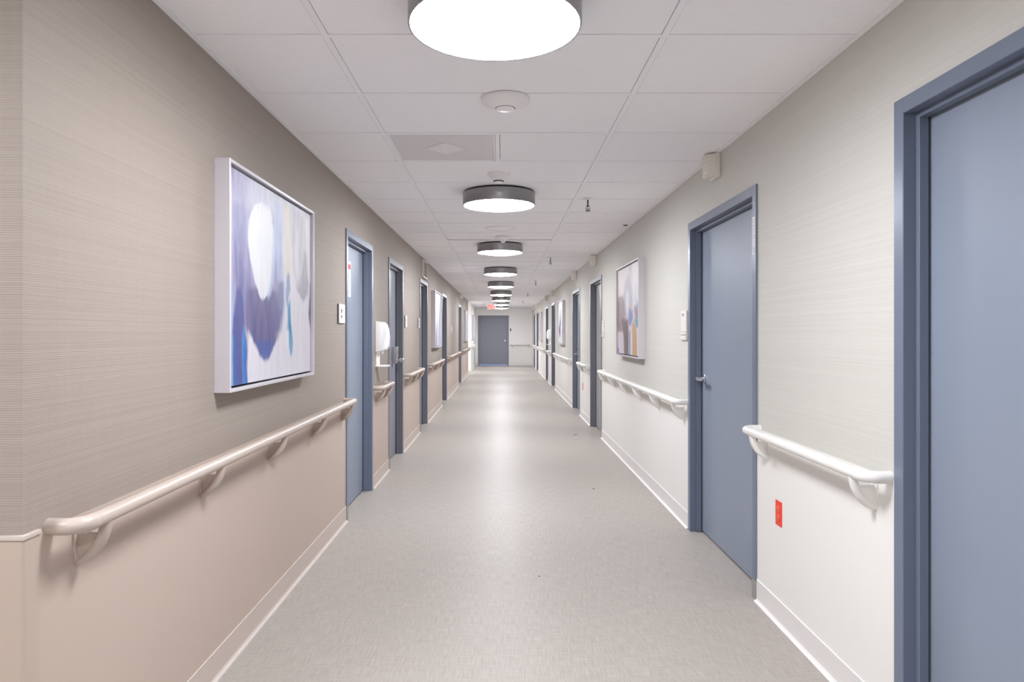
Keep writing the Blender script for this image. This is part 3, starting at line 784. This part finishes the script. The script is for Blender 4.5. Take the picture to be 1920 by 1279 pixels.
def art_blue(nu=250, nv=190):
    p = Paint(nu, nv, 11, (226, 222, 232))
    p.mix(smooth(.40, 1.0, p.wv) * .8, (196, 192, 214), col2=(220, 218, 234))
    p.mix((1 - smooth(.05, .34, p.wu)) * smooth(.15, .8, p.wv), (156, 148, 184), col2=(188, 182, 208))
    p.mix(p.ell(.36, .93, .2, .10, .5) * .8, (208, 214, 234), col2=(226, 226, 236))
    # U-shaped stroke with a ragged, pointed foot
    U = [(.085, .385, .015), (.12, .38, .07), (.17, .37, .125), (.24, .355, .17), (.33, .34, .215), (.45, .325, .255), (.60, .32, .27), (.78, .31, .26), (.97, .30, .22)]
    m = p.band(U, .2, .014) * (1 - smooth(.72, .98, p.wv) * .85)
    p.mix(m, (128, 122, 168), col2=(166, 158, 194))
    p.mix(p.band([(.13, .37, .10), (.20, .36, .16), (.34, .345, .20), (.46, .35, .19)], .1, .06) * .95, (78, 76, 132), col2=(112, 100, 144))
    p.mix(p.band([(.15, .10, .05), (.40, .10, .09), (.66, .09, .07), (.85, .08, .04)], .1, .06) * .75, (98, 96, 150), col2=(138, 130, 174))
    p.mix(p.band([(.09, .385, .02), (.13, .38, .08), (.17, .37, .11), (.20, .36, .08)], .1, .03) * .85, (52, 92, 170), col2=(86, 92, 156))
    p.mix(p.band([(.36, .555, .03), (.60, .555, .04), (.97, .53, .05)], .05, .03) * .8, (168, 180, 216), col2=(198, 206, 230))
    p.mix(p.band([(.24, .50, .05), (.40, .545, .05), (.52, .565, .03)], .05, .03) * .7, (96, 98, 152))
    # white oval, narrowing downwards
    O = [(.405, .345, .012), (.43, .345, .05), (.50, .345, .095), (.60, .34, .135), (.70, .335, .150), (.80, .335, .135), (.87, .345, .095), (.905, .36, .04)]
    p.mix(p.band(O, .1, .010), (238, 236, 240), col2=(230, 230, 236))
    p.mix(p.band([(.42, .40, .02), (.52, .455, .022), (.66, .482, .02), (.84, .48, .02)], .02, .016) * .8, (186, 200, 232))
    # blue drips low on the near side
    p.mix(p.band([(-.05, .085, .095), (.16, .09, .09), (.30, .09, .06), (.46, .09, .02)], .1, .012), (54, 80, 152), col2=(92, 84, 142))
    p.mix(p.band([(-.05, .155, .022), (.16, .15, .022), (.28, .14, .008)], .02, .006), (42, 104, 186), col2=(66, 138, 212))
    p.mix(p.band([(-.05, .06, .016), (.22, .06, .012)], .02, .008) * .9, (40, 96, 176))
    p.mix(p.band([(-.05, .018, .016), (.30, .02, .012), (.50, .02, .005)], .02, .008) * .85, (140, 184, 228))
    p.mix(smooth(.182, .192, p.u) * (1 - smooth(.06, .10, p.wv - .16 * np.clip(np.abs(p.wu - .385) - .02, 0, 1) * 6)), (230, 224, 232), col2=(222, 218, 228))
    # right-hand part: peach stroke, grey pendant, teal strokes
    p.mix(p.band([(.44, .675, .02), (.60, .665, .045), (.98, .65, .05)], .05, .025) * .85, (226, 210, 196), col2=(232, 224, 218))
    p.mix(p.band([(.44, .87, .015), (.50, .86, .08), (.62, .845, .12), (.78, .83, .13), (.98, .80, .11)], .1, .02) * .92, (188, 182, 192), col2=(214, 208, 216))
    p.mix(p.band([(.43, .88, .012), (.49, .87, .07), (.58, .90, .06), (.75, .93, .03)], .05, .02) * .75, (150, 144, 156), col2=(176, 170, 180))
    p.mix(p.band([(.55, .79, .016), (.72, .77, .03), (.86, .78, .02)], .05, .02) * .8, (226, 220, 226))
    p.mix(p.band([(.58, .975, .02), (.97, .96, .045)], .05, .02), (238, 234, 240))
    p.mix(p.band([(.28, 1.0, .015), (.38, 1.0, .045), (.56, 1.0, .02)], .05, .012), (112, 108, 120))
    p.mix(p.band([(.40, .635, .012), (.47, .65, .03), (.57, .66, .012)], .02, .010) * .9, (104, 146, 196), col2=(156, 172, 208))
    p.mix(p.band([(.12, .70, .012), (.18, .69, .035), (.26, .675, .035), (.42, .665, .020)], .03, .010), (52, 134, 178), col2=(132, 186, 214))
    p.mix(p.band([(.16, .645, .02), (.27, .64, .022)], .02, .01), (232, 230, 238))
    return p.c

def art_mauve(nu=120, nv=100):          # u from its far edge
    p = Paint(nu, nv, 23, (232, 218, 218))
    p.mix(smooth(.72, 1, p.wv) * .4, (240, 230, 230))
    p.mix(p.ell(.50, .63, .20, .27, .15), (182, 174, 188), col2=(204, 194, 206))
    p.mix(p.ell(.49, .58, .085, .16, .35), (232, 226, 236))
    p.mix(p.band([(.84, .60, .05), (1.05, .62, .08)], .06, .05) * .8, (206, 198, 206))
    p.mix(p.band([(.25, .18, .19), (.45, .17, .20), (.60, .16, .17), (.68, .16, .1)], .2, .04) * .95, (142, 118, 126), col2=(170, 148, 152))
    p.mix(p.band([(-.05, .44, .12), (.22, .42, .13), (.40, .36, .15)], .1, .03), (112, 92, 100), col2=(142, 120, 126))
    p.mix(p.band([(-.05, .15, .17), (.18, .14, .16), (.26, .10, .08)], .1, .03), (226, 212, 220), col2=(214, 196, 206))
    p.mix(p.band([(.33, .60, .04), (.42, .64, .10), (.52, .63, .09)], .1, .04), (116, 130, 190), col2=(160, 168, 208))
    p.mix(p.band([(.38, .95, .10), (.50, .93, .14), (.56, .92, .12)], .1, .04), (146, 118, 140), col2=(176, 150, 164))
    p.mix(p.band([(.55, .84, .05), (.80, .79, .06), (1.05, .78, .06)], .05, .03), (240, 234, 240))
    p.mix(p.band([(.52, .90, .03), (.66, .84, .02), (.80, .82, .012)], .02, .02) * .8, (150, 188, 220))
    p.mix(p.band([(.30, .95, .08), (.36, .93, .10), (.41, .85, .08)], .05, .03), (96, 152, 196), col2=(140, 178, 170))
    p.mix(p.band([(-.05, .79, .105), (.25, .79, .10), (.37, .76, .05)], .1, .02), (198, 152, 108), col2=(220, 182, 142))
    p.mix(p.band([(-.05, .61, .02), (.15, .60, .022), (.28, .605, .02)], .02, .012), (40, 130, 196))
    p.mix(p.band([(-.05, .68, .03), (.30, .665, .02)], .02, .015), (236, 226, 226))
    p.mix(p.ell(.03, .03, .03, .03, .3), (86, 98, 176))
    return p.c

def art_stripes(nu=70, nv=60):          # left wall, u from its near edge
    p = Paint(nu, nv, 37, (228, 222, 226))
    p.mix(p.band([(-.05, .25, .07), (.25, .26, .06), (.45, .30, .02)], .06, .03), (128, 108, 108))
    p.mix(p.band([(-.05, .62, .05), (.3, .5, .06), (.55, .35, .05), (.8, .30, .03)], .05, .03), (164, 198, 214))
    p.mix(p.band([(-.05, .85, .10), (.3, .75, .08), (.6, .80, .07), (1.05, .90, .06)], .08, .04), (140, 160, 206), col2=(176, 180, 206))
    p.mix(p.band([(.35, .80, .05), (.7, .88, .06), (1.05, .96, .06)], .05, .03) * .8, (166, 152, 180))
    p.mix(p.band([(-.05, .48, .02), (.2, .47, .015)], .02, .01), (116, 96, 90))
    return p.c
def art_purple(nu=70, nv=60):           # right wall, u from its far edge
    p = Paint(nu, nv, 41, (234, 228, 228))
    p.mix(p.band([(.12, .38, .03), (.22, .36, .15), (.38, .34, .17), (.48, .44, .12), (.62, .54, .06), (.85, .56, .02)], .1, .03), (96, 88, 152), col2=(124, 104, 164))
    p.mix(p.ell(.2, .33, .1, .08, .4), (160, 110, 150))
    p.mix(p.band([(.10, .80, .02), (.35, .82, .03)], .03, .02), (130, 180, 200))
    p.mix(p.band([(.6, .9, .08), (1.05, .92, .08)], .06, .04) * .6, (232, 216, 196))
    return p.c
def art_bluebar(nu=60, nv=50):
    p = Paint(nu, nv, 53, (226, 220, 224))
    p.mix(p.band([(.05, .66, .10), (.4, .58, .16), (.75, .66, .12), (.95, .75, .1)], .1, .04), (84, 90, 164), col2=(116, 134, 196))
    p.mix(p.band([(-.05, .75, .1), (.2, .72, .08)], .1, .04), (120, 162, 214))
    p.mix(p.band([(-.05, .2, .1), (.3, .22, .06)], .1, .04), (226, 210, 190))
    return p.c
def art_grey(nu=50, nv=40):
    p = Paint(nu, nv, 61, (226, 222, 222))
    p.mix(p.band([(.3, .30, .10), (.55, .42, .10), (.8, .22, .10), (1.05, .20, .1)], .1, .04), (130, 128, 130))
    p.mix(p.band([(-.05, .5, .05), (.3, .45, .08)], .08, .04), (166, 164, 168))
    return p.c
def art_pale(nu=40, nv=40):
    p = Paint(nu, nv, 67, (222, 214, 220))
    p.mix(p.band([(.2, .6, .12), (.8, .5, .14)], .1, .05) * .7, (170, 152, 172))
    return p.c

PW, PH, PD, LIP = 1.215, 0.925, 0.063, 0.014
def painting(side, y_near, label, colors, group='framed abstract paintings on the walls'):
    yc = y_near + PW / 2
    t = thing('painting', label, 'painting', wall_loc(side, yc, 1.5875), ROT[side], group)
    a, h = PW / 2, PH / 2
    f = B()
    f.box(0, PD, -a, -a + LIP, -h, h, .0012, 1).box(0, PD, a - LIP, a, -h, h, .0012, 1)
    f.box(0, PD - .0003, -a + LIP - .001, a - LIP + .001, -h, -h + LIP, .0012, 1).box(0, PD - .0003, -a + LIP - .001, a - LIP + .001, h - LIP, h, .0012, 1)
    put('picture_frame', f.mesh('picture_frame', 'silver'), t)
    put('frame_back', B().box(.002, .022, -a + LIP, a - LIP, -h + LIP, h - LIP).mesh('frame_back', 'gap'), t)
    ia, ih = a - LIP - .009, h - LIP - .009
    nu, nv = colors.shape[:2]
    U, V = np.meshgrid(np.linspace(-ia, ia, nu), np.linspace(-ih, ih, nv), indexing='ij')
    xf = PD - 0.016
    co = np.stack([np.full(U.shape, xf), U, V], -1).reshape(-1, 3)
    cl = colors.reshape(-1, 3)
    idx = np.arange(nu * nv).reshape(nu, nv)
    faces = np.stack([idx[:-1, :-1], idx[1:, :-1], idx[1:, 1:], idx[:-1, 1:]], -1).reshape(-1, 4).tolist()
    nb = len(co)
    back = [(.022, -ia, -ih), (.022, ia, -ih), (.022, ia, ih), (.022, -ia, ih)]
    co = np.vstack([co, back]); cl = np.vstack([cl, np.tile(C(225, 222, 228), (4, 1))])
    def edge(line, p, q):
        faces.append(list(line) + [q, p])
    edge(idx[:, 0][::-1].tolist(), nb + 1 - 1 + 0 + 0 if False else nb + 0 + 0, nb + 1) if False else None
    edge(idx[::-1, 0].tolist(), nb + 1, nb + 0)
    edge(idx[:, -1].tolist(), nb + 2, nb + 3)
    edge(idx[0, :].tolist(), nb + 3, nb + 0)
    edge(idx[-1, ::-1].tolist(), nb + 1, nb + 2)
    for i in range(len(faces) - 4, len(faces)):
        f_ = faces[i]; faces[i] = f_[:-2] + [f_[-1], f_[-2]]
    me = bpy.data.meshes.new('canvas'); me.from_pydata(co.tolist(), [], faces)
    at = me.color_attributes.new('paint', 'FLOAT_COLOR', 'POINT')
    at.data.foreach_set('color', np.hstack([cl, np.ones((len(cl), 1))]).astype(np.float32).ravel())
    me.materials.append(M['art'])
    put('canvas', me, t)
    return t

painting('l', L(401), 'large framed abstract painting of a blue and violet loop around a white oval', art_blue())
# on the right wall local +y runs towards the camera: u = 0 at the far edge
painting('r', R(1209.7), 'framed abstract painting in mauve, tan and grey with a blue line', art_mauve())
painting('l', L(809), 'framed white abstract painting with pale blue and brown stripes', art_stripes())
painting('r', R(1060), 'framed white abstract painting with one purple brush stroke', art_purple())
painting('l', L(869.8), 'framed white abstract painting with a blue-violet bar near the side passage', art_bluebar())
painting('r', R(1017.4), 'framed pale abstract painting with grey edges between far doors', art_grey())
painting('l', 26.0, 'framed pale abstract painting on the short white wall past the side passage', art_pale())

# ------------------------------------------------------------------ specks on the floor
for i, (px, py, r, s) in enumerate(((1113, 917, .006, 'tiny round black speck'), (1079, 815.5, .008, 'small flat dark flake'), (1011, 1081, .003, 'minute dark grain'))):
    y = F * HC / (py - VY); x = (px - VX) * y / F
    b = B(); rnd = random.Random(i)
    b.prism([(r * (1 + rnd.random()) * math.cos(q) * (2.2 if i == 1 else 1), r * (.6 + rnd.random() * .5) * math.sin(q)) for q in [2 * PI * k / 9 for k in range(9)]], 0, .002 + .15 * r, 'z')
    tag(put('floor_speck', b.mesh('floor_speck', 'crumb'), None, (x, y, 0)), s + ' of grit lying on the grey floor', 'grit')
